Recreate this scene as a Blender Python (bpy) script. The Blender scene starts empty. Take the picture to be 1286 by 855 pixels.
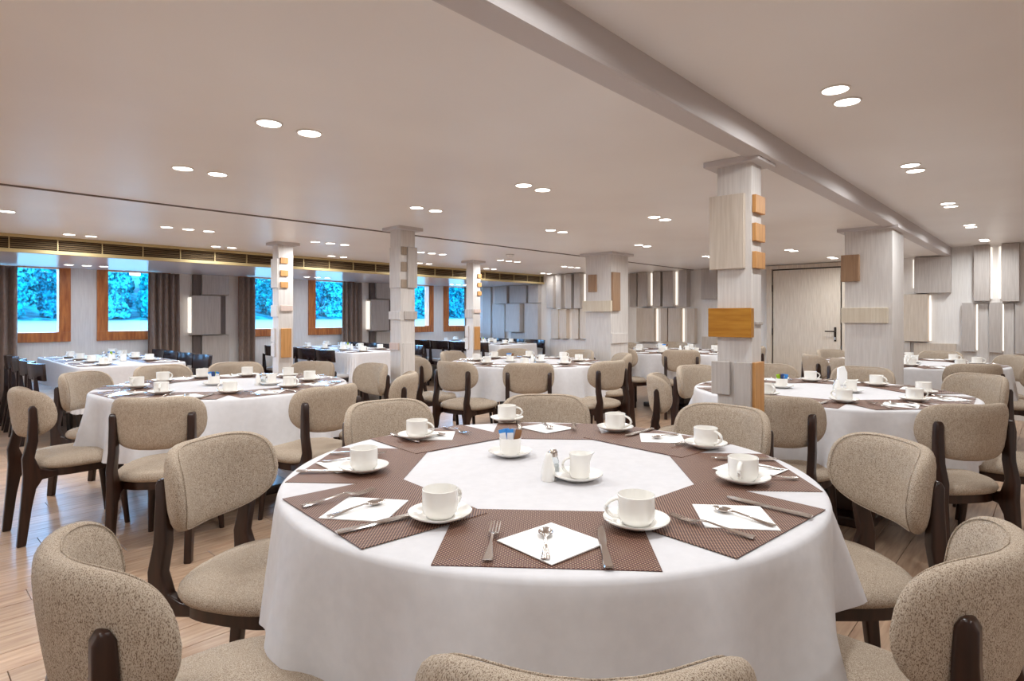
import bpy, bmesh, math, random
from mathutils import Vector, Matrix, noise as mnoise
from math import sin, cos, pi, radians as R_
random.seed(7)
S = bpy.context.scene
COL = S.collection
# ---------------------------------------------------------------- camera, world, exposure
cam_d = bpy.data.cameras.new('camera'); cam = bpy.data.objects.new('camera', cam_d); COL.objects.link(cam)
cam.location = (0, 0, 1.245); cam.rotation_euler = (R_(90), 0, R_(-47.13))
cam_d.sensor_width = 36; cam_d.lens = 740/1286*36; cam_d.shift_y = -31.5/1286; cam_d.clip_start = .05; cam_d.clip_end = 900
S.camera = cam
S.view_settings.view_transform = 'Standard'; S.view_settings.look = 'None'
S.view_settings.gamma = 1; S.view_settings.use_curve_mapping = False
S.view_settings.exposure = 0.16
LAMP_W = 4.1
LAMP_COL = (.92, .97, .99)
SKY_COL = (.22, .54, 1.0); SKY_STR = 21.0
w = bpy.data.worlds.new('sky'); S.world = w; w.use_nodes = True
bg = w.node_tree.nodes['Background']; bg.inputs[0].default_value = (*SKY_COL, 1); bg.inputs[1].default_value = SKY_STR

# ---------------------------------------------------------------- materials
def srgb(r, g, b):
    f = lambda c: (c/255/12.92) if c/255 <= .04045 else ((c/255+.055)/1.055)**2.4
    return (f(r), f(g), f(b), 1)
def mat(name, col, rough=.6, metal=0, spec=.5, **k):
    m = bpy.data.materials.new(name); m.use_nodes = True
    p = m.node_tree.nodes['Principled BSDF']
    p.inputs['Base Color'].default_value = col; p.inputs['Roughness'].default_value = rough
    p.inputs['Metallic'].default_value = metal; p.inputs['Specular IOR Level'].default_value = spec
    for a, v in k.items(): p.inputs[a].default_value = v
    return m, m.node_tree.nodes, m.node_tree.links, p
def texture_mix(m, c0, c1, scale, stretch=(1, 1, 1), detail=4, coord='Object', lo=.35, hi=.65, bump=0, dist=.002, rot=(0, 0, 0)):
    nt = m.node_tree; N = nt.nodes; L = nt.links; p = N['Principled BSDF']
    tc = N.new('ShaderNodeTexCoord'); mp = N.new('ShaderNodeMapping'); mp.inputs['Scale'].default_value = stretch; mp.inputs['Rotation'].default_value = rot
    no = N.new('ShaderNodeTexNoise'); no.inputs['Scale'].default_value = scale; no.inputs['Detail'].default_value = detail
    cr = N.new('ShaderNodeValToRGB'); cr.color_ramp.elements[0].position = lo; cr.color_ramp.elements[1].position = hi
    cr.color_ramp.elements[0].color = c0; cr.color_ramp.elements[1].color = c1
    L.new(tc.outputs[coord], mp.inputs[0]); L.new(mp.outputs[0], no.inputs[0]); L.new(no.outputs['Fac'], cr.inputs[0]); L.new(cr.outputs[0], p.inputs['Base Color'])
    if bump:
        b = N.new('ShaderNodeBump'); b.inputs['Strength'].default_value = bump; b.inputs['Distance'].default_value = dist
        L.new(no.outputs['Fac'], b.inputs['Height']); L.new(b.outputs[0], p.inputs['Normal'])
    return cr, no, mp
M = {}
m, *_ = mat('ceiling_paint', srgb(240, 235, 231), .38, spec=.35); M['ceiling'] = m
texture_mix(m, srgb(238, 232, 228), srgb(243, 238, 234), 1.2, detail=2)
m, *_ = mat('soffit_paint', srgb(222, 218, 224), .2, spec=.45); M['soffit'] = m
m, *_ = mat('beam_paint', srgb(200, 192, 190), .5); M['beam'] = m
m, *_ = mat('groove_dark', srgb(120, 105, 98), .8); M['groove'] = m
def grained(name, c0, c1, rough=.55):
    m, *_ = mat(name, c0, rough); texture_mix(m, c0, c1, 14, (6, 6, .35), 5); M[name] = m
grained('wall_grain', srgb(226, 220, 216), srgb(235, 230, 226))
grained('panel_greige', srgb(178, 168, 162), srgb(192, 183, 177))
grained('panel_light', srgb(205, 197, 192), srgb(218, 211, 206))
grained('panel_warm', srgb(192, 176, 160), srgb(206, 192, 178))
grained('panel_dark', srgb(96, 84, 82), srgb(112, 100, 96))
grained('pinkish_block', srgb(204, 180, 168), srgb(214, 192, 182))
grained('beige_block', srgb(205, 190, 168), srgb(216, 203, 184))
grained('oak_block', srgb(186, 132, 76), srgb(206, 152, 94), .5)
grained('brown_block', srgb(146, 112, 84), srgb(164, 130, 100), .5)
grained('grey_brown_block', srgb(150, 132, 114), srgb(166, 148, 130), .5)
grained('door_wood', srgb(205, 190, 174), srgb(221, 208, 193), .5)
m, *_ = mat('amber_block', srgb(182, 122, 38), .3, .25); texture_mix(m, srgb(172, 112, 30), srgb(194, 136, 48), 10, (6, .6, 6)); M['amber'] = m
m, *_ = mat('window_wood', srgb(176, 98, 46), .35); texture_mix(m, srgb(164, 88, 44), srgb(204, 126, 66), 7, (4, 4, .6)); M['win_wood'] = m
m, *_ = mat('brass_paint', srgb(190, 168, 122), .4, .35); M['brass'] = m
m, *_ = mat('vent_slat', srgb(140, 114, 80), .5, .3); M['slat'] = m
m, *_ = mat('vent_inside', srgb(52, 40, 28), .9); M['vent_in'] = m
m, *_ = mat('dark_walnut', srgb(52, 28, 18), .28, spec=.5); texture_mix(m, srgb(34, 18, 12), srgb(54, 30, 20), 9, (5, 5, .5)); M['walnut'] = m
m, *_ = mat('black_wood', srgb(36, 22, 22), .22, spec=.6); M['blackwood'] = m
m, *_ = mat('curtain_cloth', srgb(138, 120, 112), .9); texture_mix(m, srgb(126, 108, 100), srgb(150, 131, 120), 60, (3, 3, .3)); M['curtain'] = m
m, *_ = mat('grey_seat_cloth', srgb(168, 162, 160), .8); M['greyseat'] = m
# tweed upholstery
m, N, L, p = mat('tweed', srgb(170, 150, 128), .95, spec=.15)
cr, no, mp = texture_mix(m, srgb(124, 104, 88), srgb(194, 178, 160), 620, (1, 1, .5), 3, lo=.38, hi=.52, bump=.5, dist=.002)
e = cr.color_ramp.elements.new(.45); e.color = srgb(170, 153, 135)
no2 = N.new('ShaderNodeTexNoise'); no2.inputs['Scale'].default_value = 120; no2.inputs['Detail'].default_value = 3
mp2 = N.new('ShaderNodeMapping'); mp2.inputs['Scale'].default_value = (1.6, 1.6, .3); L.new(mp.inputs[0].links[0].from_socket, mp2.inputs[0]); L.new(mp2.outputs[0], no2.inputs[0])
mx = N.new('ShaderNodeMix'); mx.data_type = 'RGBA'; mx.blend_type = 'MULTIPLY'; mx.inputs[0].default_value = .4
cr2 = N.new('ShaderNodeValToRGB'); cr2.color_ramp.elements[0].position = .38; cr2.color_ramp.elements[1].position = .58
cr2.color_ramp.elements[0].color = (.74, .70, .66, 1); cr2.color_ramp.elements[1].color = (1, 1, 1, 1)
L.new(no2.outputs['Fac'], cr2.inputs[0]); L.new(cr.outputs[0], mx.inputs[6]); L.new(cr2.outputs[0], mx.inputs[7]); L.new(mx.outputs[2], p.inputs['Base Color'])
M['tweed'] = m
# linen
m, *_ = mat('white_tablecloth', srgb(242, 238, 238), .85, spec=.2); M['cloth'] = m
texture_mix(m, srgb(214, 211, 213), srgb(219, 216, 218), 30, bump=.05)
m, *_ = mat('napkin_paper', srgb(250, 248, 246), .9, spec=.1); M['napkin'] = m
m, *_ = mat('porcelain', srgb(246, 242, 236), .18, spec=.5); M['china'] = m
m, *_ = mat('steel', srgb(205, 196, 190), .18, 1); M['steel'] = m
m, *_ = mat('dark_metal', srgb(70, 62, 58), .35, .9); M['darkmetal'] = m
m, *_ = mat('clear_glass', (.9, .95, .97, 1), .05, spec=.6); m.node_tree.nodes['Principled BSDF'].inputs['Transmission Weight'].default_value = .85; M['glass'] = m
m, *_ = mat('salt', (.9, .9, .9, 1), .6); M['salt'] = m
for n, c in dict(paper_white=(240, 240, 244), paper_blue=(60, 140, 215), paper_navy=(50, 70, 120), paper_green=(150, 190, 30), paper_brown=(140, 96, 60), paper_grey=(170, 172, 186)).items():
    M[n] = mat(n, srgb(*c), .7)[0]
# window pane : real thin glass sheet
m = bpy.data.materials.new('window_pane'); m.use_nodes = True; N = m.node_tree.nodes; L = m.node_tree.links; N.clear()
o = N.new('ShaderNodeOutputMaterial'); mi = N.new('ShaderNodeMixShader'); mi.inputs[0].default_value = .03
tr = N.new('ShaderNodeBsdfTransparent'); gl = N.new('ShaderNodeBsdfGlossy'); gl.inputs['Roughness'].default_value = .02
L.new(tr.outputs[0], mi.inputs[1]); L.new(gl.outputs[0], mi.inputs[2]); L.new(mi.outputs[0], o.inputs[0]); M['pane'] = m
# woven placemat
m, N, L, p = mat('woven_mat', srgb(90, 58, 50), .55)
tc = N.new('ShaderNodeTexCoord'); sp = N.new('ShaderNodeSeparateXYZ'); L.new(tc.outputs['Object'], sp.inputs[0])
def mth(op, a, b=None):
    n = N.new('ShaderNodeMath'); n.operation = op
    for i, v in enumerate((a, b)):
        if v is None: continue
        if isinstance(v, (int, float)): n.inputs[i].default_value = v
        else: L.new(v, n.inputs[i])
    return n.outputs[0]
sx = mth('SINE', mth('MULTIPLY', sp.outputs['X'], 2*pi/.0095)); sy = mth('SINE', mth('MULTIPLY', sp.outputs['Y'], 2*pi/.0085))
pr = mth('MULTIPLY', sx, sy)
cr = N.new('ShaderNodeValToRGB'); cr.color_ramp.interpolation = 'EASE'
cr.color_ramp.elements[0].position = .12; cr.color_ramp.elements[0].color = srgb(46, 26, 26)
cr.color_ramp.elements[1].position = .9; cr.color_ramp.elements[1].color = srgb(206, 172, 140)
e = cr.color_ramp.elements.new(.35); e.color = srgb(84, 48, 42)
e = cr.color_ramp.elements.new(.72); e.color = srgb(112, 70, 56)
L.new(mth('ADD', mth('MULTIPLY', pr, .5), .5), cr.inputs[0]); L.new(cr.outputs[0], p.inputs['Base Color'])
b = N.new('ShaderNodeBump'); b.inputs['Strength'].default_value = .3; b.inputs['Distance'].default_value = .001; L.new(pr, b.inputs['Height']); L.new(b.outputs[0], p.inputs['Normal'])
M['mat'] = m
# oak planks: tone changes per plank
m, N, L, p = mat('oak_floor', srgb(190, 150, 115), .3, spec=.45)
cr, no, mp = texture_mix(m, srgb(164, 128, 104), srgb(206, 176, 148), 5, (.8, 9, 9), 6, lo=.3, hi=.7)
oi = N.new('ShaderNodeObjectInfo'); hv = N.new('ShaderNodeHueSaturation')
mr = N.new('ShaderNodeMapRange'); mr.inputs['To Min'].default_value = .86; mr.inputs['To Max'].default_value = 1.1
L.new(oi.outputs['Random'], mr.inputs[0]); L.new(mr.outputs[0], hv.inputs['Value']); L.new(cr.outputs[0], hv.inputs['Color']); L.new(hv.outputs[0], p.inputs['Base Color'])
va = N.new('ShaderNodeVectorMath'); va.operation = 'ADD'; L.new(tc.outputs[0], va.inputs[0]) if False else None
M['floor'] = m
m, *_ = mat('floor_joint', srgb(96, 66, 46), .8); M['joint'] = m
m, N, L, p = mat('lamp_glow', (1, 1, 1, 1)); p.inputs['Emission Color'].default_value = (1, .95, .88, 1); p.inputs['Emission Strength'].default_value = 9; M['glow'] = m
m, *_ = mat('white_ring', srgb(235, 228, 222), .4); M['ring'] = m
m, N, L, p = mat('river_water', (.05, .065, .05, 1), .45, spec=.03)
tc = N.new('ShaderNodeTexCoord'); mp = N.new('ShaderNodeMapping'); mp.inputs['Scale'].default_value = (.12, .5, 1); no = N.new('ShaderNodeTexNoise'); no.inputs['Scale'].default_value = 1.6; no.inputs['Detail'].default_value = 4
L.new(tc.outputs['Object'], mp.inputs[0]); L.new(mp.outputs[0], no.inputs[0]); b = N.new('ShaderNodeBump'); b.inputs['Strength'].default_value = .7; b.inputs['Distance'].default_value = .3
L.new(no.outputs['Fac'], b.inputs['Height']); L.new(b.outputs[0], p.inputs['Normal']); M['water'] = m
for i, (c0, c1) in enumerate([((.0, .05, .06, 1), (.001, .19, .22, 1)), ((.0, .035, .05, 1), (.001, .15, .19, 1)), ((.002, .07, .08, 1), (.02, .30, .33, 1))]):
    m, *_ = mat('foliage', c0, .9, spec=.05); texture_mix(m, c0, c1, 1.6, detail=8, lo=.42, hi=.6); M['leaf%d' % i] = m
m, *_ = mat('tree_bark', (.01, .07, .08, 1), .9); M['bark'] = m
m, *_ = mat('river_bank', (.002, .07, .085, 1), .9, spec=.05); texture_mix(m, (.001, .04, .055, 1), (.004, .12, .14, 1), .5, detail=8, lo=.42, hi=.6); M['bank'] = m

# ---------------------------------------------------------------- builders
class MB:
    def __init__(s): s.v = []; s.f = []
    def add(s, vs, fs):
        n = len(s.v); s.v += [tuple(v) for v in vs]; s.f += [tuple(i+n for i in f) for f in fs]; return s
    def box(s, x0, x1, y0, y1, z0, z1):
        vs = [(x, y, z) for z in (z0, z1) for y in (y0, y1) for x in (x0, x1)]
        return s.add(vs, [(0, 2, 3, 1), (4, 5, 7, 6), (0, 1, 5, 4), (2, 6, 7, 3), (0, 4, 6, 2), (1, 3, 7, 5)])
    def lathe(s, prof, n=32, cx=0, cy=0, sup=2.0, sx=1, sy=1):
        vs = []; fs = []
        for r, z in prof:
            for i in range(n):
                t = 2*pi*i/n; c, q = cos(t), sin(t); e = 2/sup
                x = abs(c)**e*(1 if c > 0 else -1); y = abs(q)**e*(1 if q > 0 else -1)
                vs.append((cx+r*sx*x, cy+r*sy*y, z))
        for k in range(len(prof)-1):
            for i in range(n):
                j = (i+1) % n; fs.append((k*n+i, k*n+j, (k+1)*n+j, (k+1)*n+i))
        if prof[0][0] > 1e-6: fs.append(tuple(range(n))[::-1])
        if prof[-1][0] > 1e-6: fs.append(tuple((len(prof)-1)*n+i for i in range(n)))
        return s.add(vs, fs)
    def tube(s, pts, rad, n=8, flat=1.0):
        vs = []; fs = []; P = [Vector(q) for q in pts]; up = Vector((0, 0, 1))
        for k, q in enumerate(P):
            d = (P[min(k+1, len(P)-1)]-P[max(k-1, 0)]).normalized()
            a = d.cross(up);
            if a.length < .1: a = d.cross(Vector((0, 1, 0)))
            a.normalize(); b_ = a.cross(d); r = rad[k] if isinstance(rad, (list, tuple)) else rad
            for i in range(n):
                t = 2*pi*i/n; vs.append(q+a*cos(t)*r*flat+b_*sin(t)*r)
        for k in range(len(P)-1):
            for i in range(n):
                j = (i+1) % n; fs.append((k*n+i, k*n+j, (k+1)*n+j, (k+1)*n+i))
        fs.append(tuple(range(n))[::-1]); fs.append(tuple((len(P)-1)*n+i for i in range(n)))
        return s.add(vs, fs)
    def ribbon(s, secs, th):
        """secs: (x, y, halfwidth, z) along +y; flat bar of thickness th"""
        vs = []; fs = []
        for x, y, hw, z in secs: vs += [(x-hw, y, z), (x+hw, y, z), (x+hw*.8, y, z+th), (x-hw*.8, y, z+th)]
        for k in range(len(secs)-1):
            for i in range(4):
                j = (i+1) % 4; fs.append((k*4+i, k*4+j, k*4+4+j, k*4+4+i))
        fs.append((3, 2, 1, 0)); m_ = (len(secs)-1)*4; fs.append((m_, m_+1, m_+2, m_+3))
        return s.add(vs, fs)
    def prism(s, poly, x0, x1):
        """poly in (y,z) extruded along x"""
        n = len(poly); vs = [(x0, y, z) for y, z in poly]+[(x1, y, z) for y, z in poly]
        fs = [tuple(range(n)), tuple(range(2*n-1, n-1, -1))]+[(i, i+n, (i+1) % n+n, (i+1) % n) for i in range(n)]
        return s.add(vs, fs)
    def mesh(s, name, material, smooth=False, bevel=0, seg=2, angle=40):
        me = bpy.data.meshes.new(name); bm = bmesh.new(); V = [bm.verts.new(v) for v in s.v]
        for f in s.f:
            try: bm.faces.new([V[i] for i in f])
            except ValueError: pass
        bmesh.ops.remove_doubles(bm, verts=bm.verts, dist=1e-6)
        bmesh.ops.recalc_face_normals(bm, faces=bm.faces)
        if bevel:
            ed = [e for e in bm.edges if len(e.link_faces) == 2 and e.calc_face_angle(0) > R_(35)]
            bmesh.ops.bevel(bm, geom=ed, offset=bevel, segments=seg, affect='EDGES', profile=.6, clamp_overlap=True)
        if smooth:
            for f in bm.faces: f.smooth = True
            for e in bm.edges:
                if len(e.link_faces) == 2 and e.calc_face_angle(0) > R_(angle): e.smooth = False
        bm.to_mesh(me); bm.free(); me.materials.append(M[material]); return me
    def build(s, name, material, parent=None, loc=(0, 0, 0), rz=0, **k):
        return place(s.mesh(name, material, **k), name, parent, loc, rz)
def place(me, name, parent=None, loc=(0, 0, 0), rz=0):
    o = bpy.data.objects.new(name, me); COL.objects.link(o); o.location = loc; o.rotation_euler = (0, 0, rz)
    if parent: o.parent = parent
    return o
def tag(o, label, cat, group=None):
    o['label'] = label; o['category'] = cat
    if group: o['group'] = group
    return o
def empty(name, loc=(0, 0, 0), rz=0):
    o = bpy.data.objects.new(name, None); COL.objects.link(o); o.location = loc; o.rotation_euler = (0, 0, rz); o.empty_display_size = .1; return o
def struct(o): o['kind'] = 'structure'; return o
def stuff(o): o['kind'] = 'stuff'; return o
def dup(root, loc, rz=0, label=None, group=None):
    c = root.copy(); COL.objects.link(c); c.location = loc; c.rotation_euler = (0, 0, rz)
    if label: c['label'] = label
    if group: c['group'] = group
    for ch in list(root.children):
        d = ch.copy(); COL.objects.link(d); d.parent = c
        for g in list(ch.children):
            h = g.copy(); COL.objects.link(h); h.parent = d
    return c
class Proto:
    """first use moves the prototype itself, later uses copy it"""
    def __init__(s, root): s.root = root; s.used = False
    def put(s, loc, rz, label, group):
        if not s.used:
            s.used = True; o = s.root; o.location = loc; o.rotation_euler = (0, 0, rz); o['label'] = label; o['group'] = group; return o
        return dup(s.root, loc, rz, label, group)

# ---------------------------------------------------------------- room shell
CEIL = 2.0; CEIL_R = 2.1; SOF = 1.83; WB = 9.05; VB = 7.1
A0 = -2.2; B0 = -2.4
fl = struct(MB().box(A0, 9.4, B0, WB+.15, -.12, -.012).build('floor', 'joint'))
BW = .15; PL = 1.9
far = MB(); nb = int((WB-B0)/BW)+1; cnt = 0
plank = {}
for j in range(nb):
    y0 = B0+j*BW; off = (j*.73) % PL
    k = -1
    while True:
        x0 = A0-off+(k+1)*PL; k += 1
        x1 = x0+PL
        if x0 > 9.2: break
        xa, xb = max(x0, A0)+.0015, min(x1, 9.2)-.0015
        if xb-xa < .05: continue
        ya, yb = y0+.0012, min(y0+BW, WB)-.0012
        cx, cy = (xa+xb)/2, (ya+yb)/2
        dep = .733*cx+.68*cy; lat = .68*cx-.733*cy
        near = dep > .8 and dep < 6.5 and abs(lat) < .95*dep+.9 and cnt < 298
        if near:
            key = round(xb-xa, 3), round(yb-ya, 3)
            if key not in plank: plank[key] = MB().box(-(xb-xa)/2, (xb-xa)/2, -(yb-ya)/2, (yb-ya)/2, -.012, 0).mesh('plank', 'floor', bevel=.001, seg=1)
            place(plank[key], 'plank', fl, (cx, cy, 0)); cnt += 1
        else: far.box(xa, xb, ya, yb, -.012, 0)
stuff(far.build('plank_field', 'floor', fl))
ce = MB().box(A0, 9.4, 1.08, VB+.02, CEIL, CEIL+.25).box(A0, 9.4, VB, WB+.1, CEIL, CEIL+.25)
ce.box(A0, 9.4, B0, 1.08, CEIL_R, CEIL+.25)
struct(ce.build('ceiling', 'ceiling'))
struct(MB().box(A0, 9.2, .99, 1.09, CEIL-.012, CEIL_R+.02).build('trim_1', 'beam', bevel=.012))          # the long beam at the ceiling step
struct(MB().box(A0, 9.2, 4.435, 4.455, CEIL-.008, CEIL+.01).build('trim_2', 'groove'))  # dark strip painted in for the shadow line of the ceiling groove
struct(MB().box(A0, 8.5, VB, WB, SOF, CEIL).build('trim_3', 'soffit'))                                   # lowered soffit over the windows
# window wall with openings
wins = []
for k in (-1, 0, 1, 2):  # first pair lies out of view, added for the light it lets in
    wins += [(.79+2.905*k, 1.64+2.905*k), (1.915+2.905*k, 2.765+2.905*k)]
ZG0, ZG1 = .92, 1.83
wl = MB().box(A0, 9.4, WB, WB+.12, 0, ZG0).box(A0, 9.4, WB, WB+.12, ZG1, 2.2)
xs = A0
for a0, a1 in wins: wl.box(xs, a0, WB, WB+.12, ZG0, ZG1); xs = a1
wl.box(xs, 9.4, WB, WB+.12, ZG0, ZG1)
wall_l = struct(wl.build('wall_left', 'wall_grain'))
for i, (a0, a1) in enumerate(wins):
    fw = .12; yb0, yb1 = WB-.035, WB+.10
    wr = struct(empty('window_%d' % (i+1), ((a0+a1)/2, WB, ZG0)))
    cx = (a0+a1)/2; hw = (a1-a0)/2; H = ZG1-ZG0
    for s_ in (-1, 1):
        xa, xb = sorted((s_*hw, s_*(hw-fw))); MB().box(xa, xb, yb0-WB, yb1-WB, fw, H-.012).build('side_frame', 'win_wood', wr, bevel=.004)
    MB().box(-hw, hw, yb0-WB, yb1-WB, 0, fw).build('bottom_frame', 'win_wood', wr, bevel=.004)
    MB().box(-hw, hw, yb0-WB, yb1-WB, H-.012, H).build('top_frame', 'win_wood', wr)
    MB().box(-hw+fw-.005, hw-fw+.005, .045, .051, fw-.005, H-.01).build('pane', 'pane', wr)
# back wall: a bay part at a=8.5 and the part at a=9.2
wb = struct(MB().box(8.5, 9.4, 5.75, WB+.12, 0, 2.2).box(9.2, 9.4, B0, 5.75, 0, .0+2.25).build('wall_back', 'wall_grain'))
struct(MB().box(A0, 9.4, B0-.15, B0, 0, 2.3).build('wall_right', 'wall_grain'))
struct(MB().box(A0-.15, A0, B0-.15, WB+.12, 0, 2.3).build('wall_front', 'wall_grain'))
def wall_panels(parent, a, rows, off=0):
    for i, (p, b0, b1, z0, z1, m_) in enumerate(rows):
        z1 = min(z1, (CEIL if b0 > 1.0 else CEIL_R)-.005)
        MB().box(a-p, a, b0, b1, z0, z1).build('panel', m_, parent, bevel=.002, seg=1)
g, l, wm, dk = 'panel_greige', 'panel_light', 'panel_warm', 'panel_dark'
wall_panels(wb, 9.2, [(.05, 5.49, 5.62, 1.4, 2, g), (.14, 5.22, 5.38, 1.4, 2, g), (.14, 4.97, 5.12, 1.4, 2, g), (.12, 4.75, 4.94, 1.39, 2, g), (.14, 4.49, 4.63, 1.39, 2, g), (.1, 4.0, 4.26, 1.51, 1.995, g),
 (.08, 5.34, 5.47, .78, 1.37, wm), (.1, 5.11, 5.33, .79, 1.37, wm), (.07, 4.88, 5.0, .8, 1.37, wm), (.09, 4.62, 4.85, .8, 1.37, wm), (.11, 4.37, 4.5, .79, 1.36, wm), (.04, 4.43, 5.59, .1, .75, l), (.03, 4.02, 4.28, .1, .9, wm),
 (.1, .99, 1.37, 1.53, 1.99, g), (.08, 1.23, 1.49, .91, 1.52, wm), (.05, .94, 1.38, .5, .89, wm), (.06, 1.42, 1.5, .2, .9, g), (.12, .61, .76, 1.42, 2.1, g), (.12, .34, .5, 1.41, 2.1, g),
 (.08, .75, .88, .8, 1.4, g), (.08, .5, .62, .8, 1.4, g), (.08, .26, .38, .79, 1.39, g), (.03, .63, .74, .1, 1.39, l), (.03, .39, .49, .1, 1.39, l),
 (.1, .02, .16, 1.41, 2.1, g), (.08, -.1, .1, .8, 1.39, g), (.1, -.5, -.3, 1.41, 2.1, g), (.08, -.8, -.6, .8, 1.39, wm), (.1, -1.3, -.95, 1.2, 1.9, g)])
wall_panels(wb, 8.5, [(.1, 7.94, 8.27, 1.48, 1.82, g), (.07, 7.46, 7.9, 1.48, 1.82, g), (.1, 7.13, 7.38, 1.48, 1.82, g), (.05, 8.43, 8.66, .77, 1.82, g), (.13, 7.57, 7.94, .93, 1.47, g), (.1, 7.14, 7.46, .73, 1.47, g), (.05, 8.05, 8.39, .7, 1.47, g), (.06, 7.48, 7.87, .41, .91, g),
 (.1, 6.78, 6.93, 1.38, 1.99, g), (.14, 6.56, 6.68, 1.38, 1.99, g), (.14, 6.33, 6.47, 1.37, 1.99, g), (.14, 6.14, 6.27, 1.37, 1.99, g), (.07, 6.68, 6.85, .82, 1.36, wm), (.1, 6.47, 6.63, .83, 1.36, wm), (.08, 6.22, 6.36, .83, 1.36, wm), (.1, 6.01, 6.17, .84, 1.36, wm), (.03, 6.02, 6.91, .1, .81, l)])
for k in (-1, 0, 1):
    d = 2.93*k
    for p, a0, a1, z0, z1, m_ in [(.05, 3.05, 3.15, 1.53, SOF, dk), (.08, 3.16, 3.53, 1.54, SOF, g), (.14, 3.01, 3.39, .97, 1.53, g), (.06, 3.40, 3.49, .97, 1.53, dk), (.05, 3.05, 3.15, .3, .965, dk), (.08, 3.16, 3.53, .15, .96, g)]:
        MB().box(a0+d, a1+d, WB-p, WB, z0, z1-.003).build('panel', m_, wall_l, bevel=.002, seg=1)
struct(MB().box(A0, 8.5, WB-.02, WB, 0, .1).build('baseboard_left', 'panel_greige'))
m, N, L, p = mat('led_strip', (1, 1, 1, 1)); p.inputs['Emission Color'].default_value = (1, .93, .82, 1); p.inputs['Emission Strength'].default_value = .8; M['led'] = m
for b0, z0, z1, aw in [(5.205, 1.42, 1.98, 9.2), (5.135, 1.42, 1.98, 9.2), (4.735, 1.42, 1.98, 9.2), (4.645, 1.42, 1.98, 9.2), (5.095, .8, 1.36, 9.2), (4.605, .8, 1.36, 9.2), (5.49, .8, 1.36, 9.2),
                       (1.385, 1.6, 1.97, 9.2), (.60, 1.45, 2.07, 9.2), (.52, 1.45, 2.07, 9.2), (1.21, .92, 1.5, 9.2), (.735, .82, 1.38, 9.2), (.49, .82, 1.38, 9.2), (3.985, 1.0, 1.45, 9.2),
                       (6.545, 1.4, 1.97, 8.5), (6.69, 1.4, 1.97, 8.5), (6.95, 1.4, 1.97, 8.5), (6.12, 1.4, 1.97, 8.5), (6.65, .85, 1.34, 8.5), (6.375, .85, 1.34, 8.5)]:
    MB().box(aw-.03, aw, b0-.007, b0+.007, z0, z1).build('light_strip', 'led', wb)
for k in (-1, 0, 1): MB().box(2.995+2.93*k, 3.008+2.93*k, WB-.10, WB, 1.0, 1.5).build('light_strip', 'led', wall_l)
# door in the back wall
dr = struct(empty('door_1', (9.2, 2.695, 0)))
MB().box(-.004, .0, -.52, .52, 0, 1.96).build('door_gap', 'darkmetal', dr)
MB().box(-.035, -.004, -.455, .455, .01, 1.915).build('door_leaf', 'door_wood', dr, bevel=.003)
for s_ in (-1, 1): MB().box(-.045, 0, min(s_*.475, s_*.55), max(s_*.475, s_*.55), 0, 1.935).build('door_jamb', 'door_wood', dr, bevel=.003)
MB().box(-.045, 0, -.55, .55, 1.935, 1.99).build('door_head', 'door_wood', dr, bevel=.003)
hp = MB().box(-.043, -.035, -.405, -.375, .88, 1.08).build('handle_plate', 'darkmetal', dr, bevel=.002)
MB().tube([(-.043, -.39, 1.02), (-.085, -.39, 1.02), (-.09, -.37, 1.02), (-.09, -.27, 1.02)], .009).build('lever', 'darkmetal', hp, smooth=True)
MB().lathe([(.012, -.02), (.012, .02)], 12, -.045, -.39).build('key_cylinder', 'steel', hp, loc=(0, 0, .92))
for z in (.3, 1.0, 1.65): MB().lathe([(.008, -.05), (.008, .05)], 10, -.04, .462).build('hinge', 'darkmetal', dr, loc=(0, 0, z))
# long brass air grille on the soffit face
vt = tag(empty('air_vent', (0, VB, SOF)), 'long brass coloured linear air grille along the soffit above the windows', 'vent')
H = CEIL-SOF
MB().box(A0, 8.5, -.012, 0, 0, H).build('backing', 'vent_in', vt)
MB().box(A0, 8.5, -.035, 0, 0, .035).build('lower_rail', 'brass', vt, bevel=.004)
MB().box(A0, 8.5, -.03, 0, H-.03, H).build('upper_rail', 'brass', vt, bevel=.004)
a = A0+.14
while a < 8.5:
    MB().box(a-.004, a+.004, -.032, 0, .035, H-.03).build('divider', 'brass', vt); a += .3605
sm = MB()
for k in range(5):
    z = .047+k*.019
    sm.add([(A0, -.028, z), (8.5, -.028, z), (8.5, -.012, z+.008), (A0, -.012, z+.008), (A0, -.028, z+.003), (8.5, -.028, z+.003), (8.5, -.012, z+.011), (A0, -.012, z+.011)],
           [(0, 1, 2, 3), (7, 6, 5, 4), (0, 4, 5, 1), (1, 5, 6, 2), (2, 6, 7, 3), (3, 7, 4, 0)])
stuff(sm.build('slats', 'slat', vt))

# ---------------------------------------------------------------- columns
def column(a0, a1, b0, b1, cap, fa, fb, label):
    c = tag(empty('column', ((a0+a1)/2, (b0+b1)/2, 0)), label, 'column')
    ox, oy = c.location.x, c.location.y
    MB().box(a0-ox, a1-ox, b0-oy, b1-oy, 0, CEIL-.02).build('shaft', 'panel_light', c, bevel=.004)
    MB().box(a0-ox-cap, a1-ox+cap, b0-oy-cap, b1-oy+cap, CEIL-.028, CEIL).build('capital', 'beam', c, bevel=.003)
    for p, q0, q1, z0, z1, m_ in fa: MB().box(a0-ox-p, a0-ox, q0-oy, q1-oy, z0, z1).build('block', m_, c, bevel=.002, seg=1)
    for p, q0, q1, z0, z1, m_ in fb: MB().box(q0-ox, q1-ox, b0-oy-p, b0-oy, z0, z1).build('block', m_, c, bevel=.002, seg=1)
O, A_, LT = 'oak_block', 'amber', 'panel_light'
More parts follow.
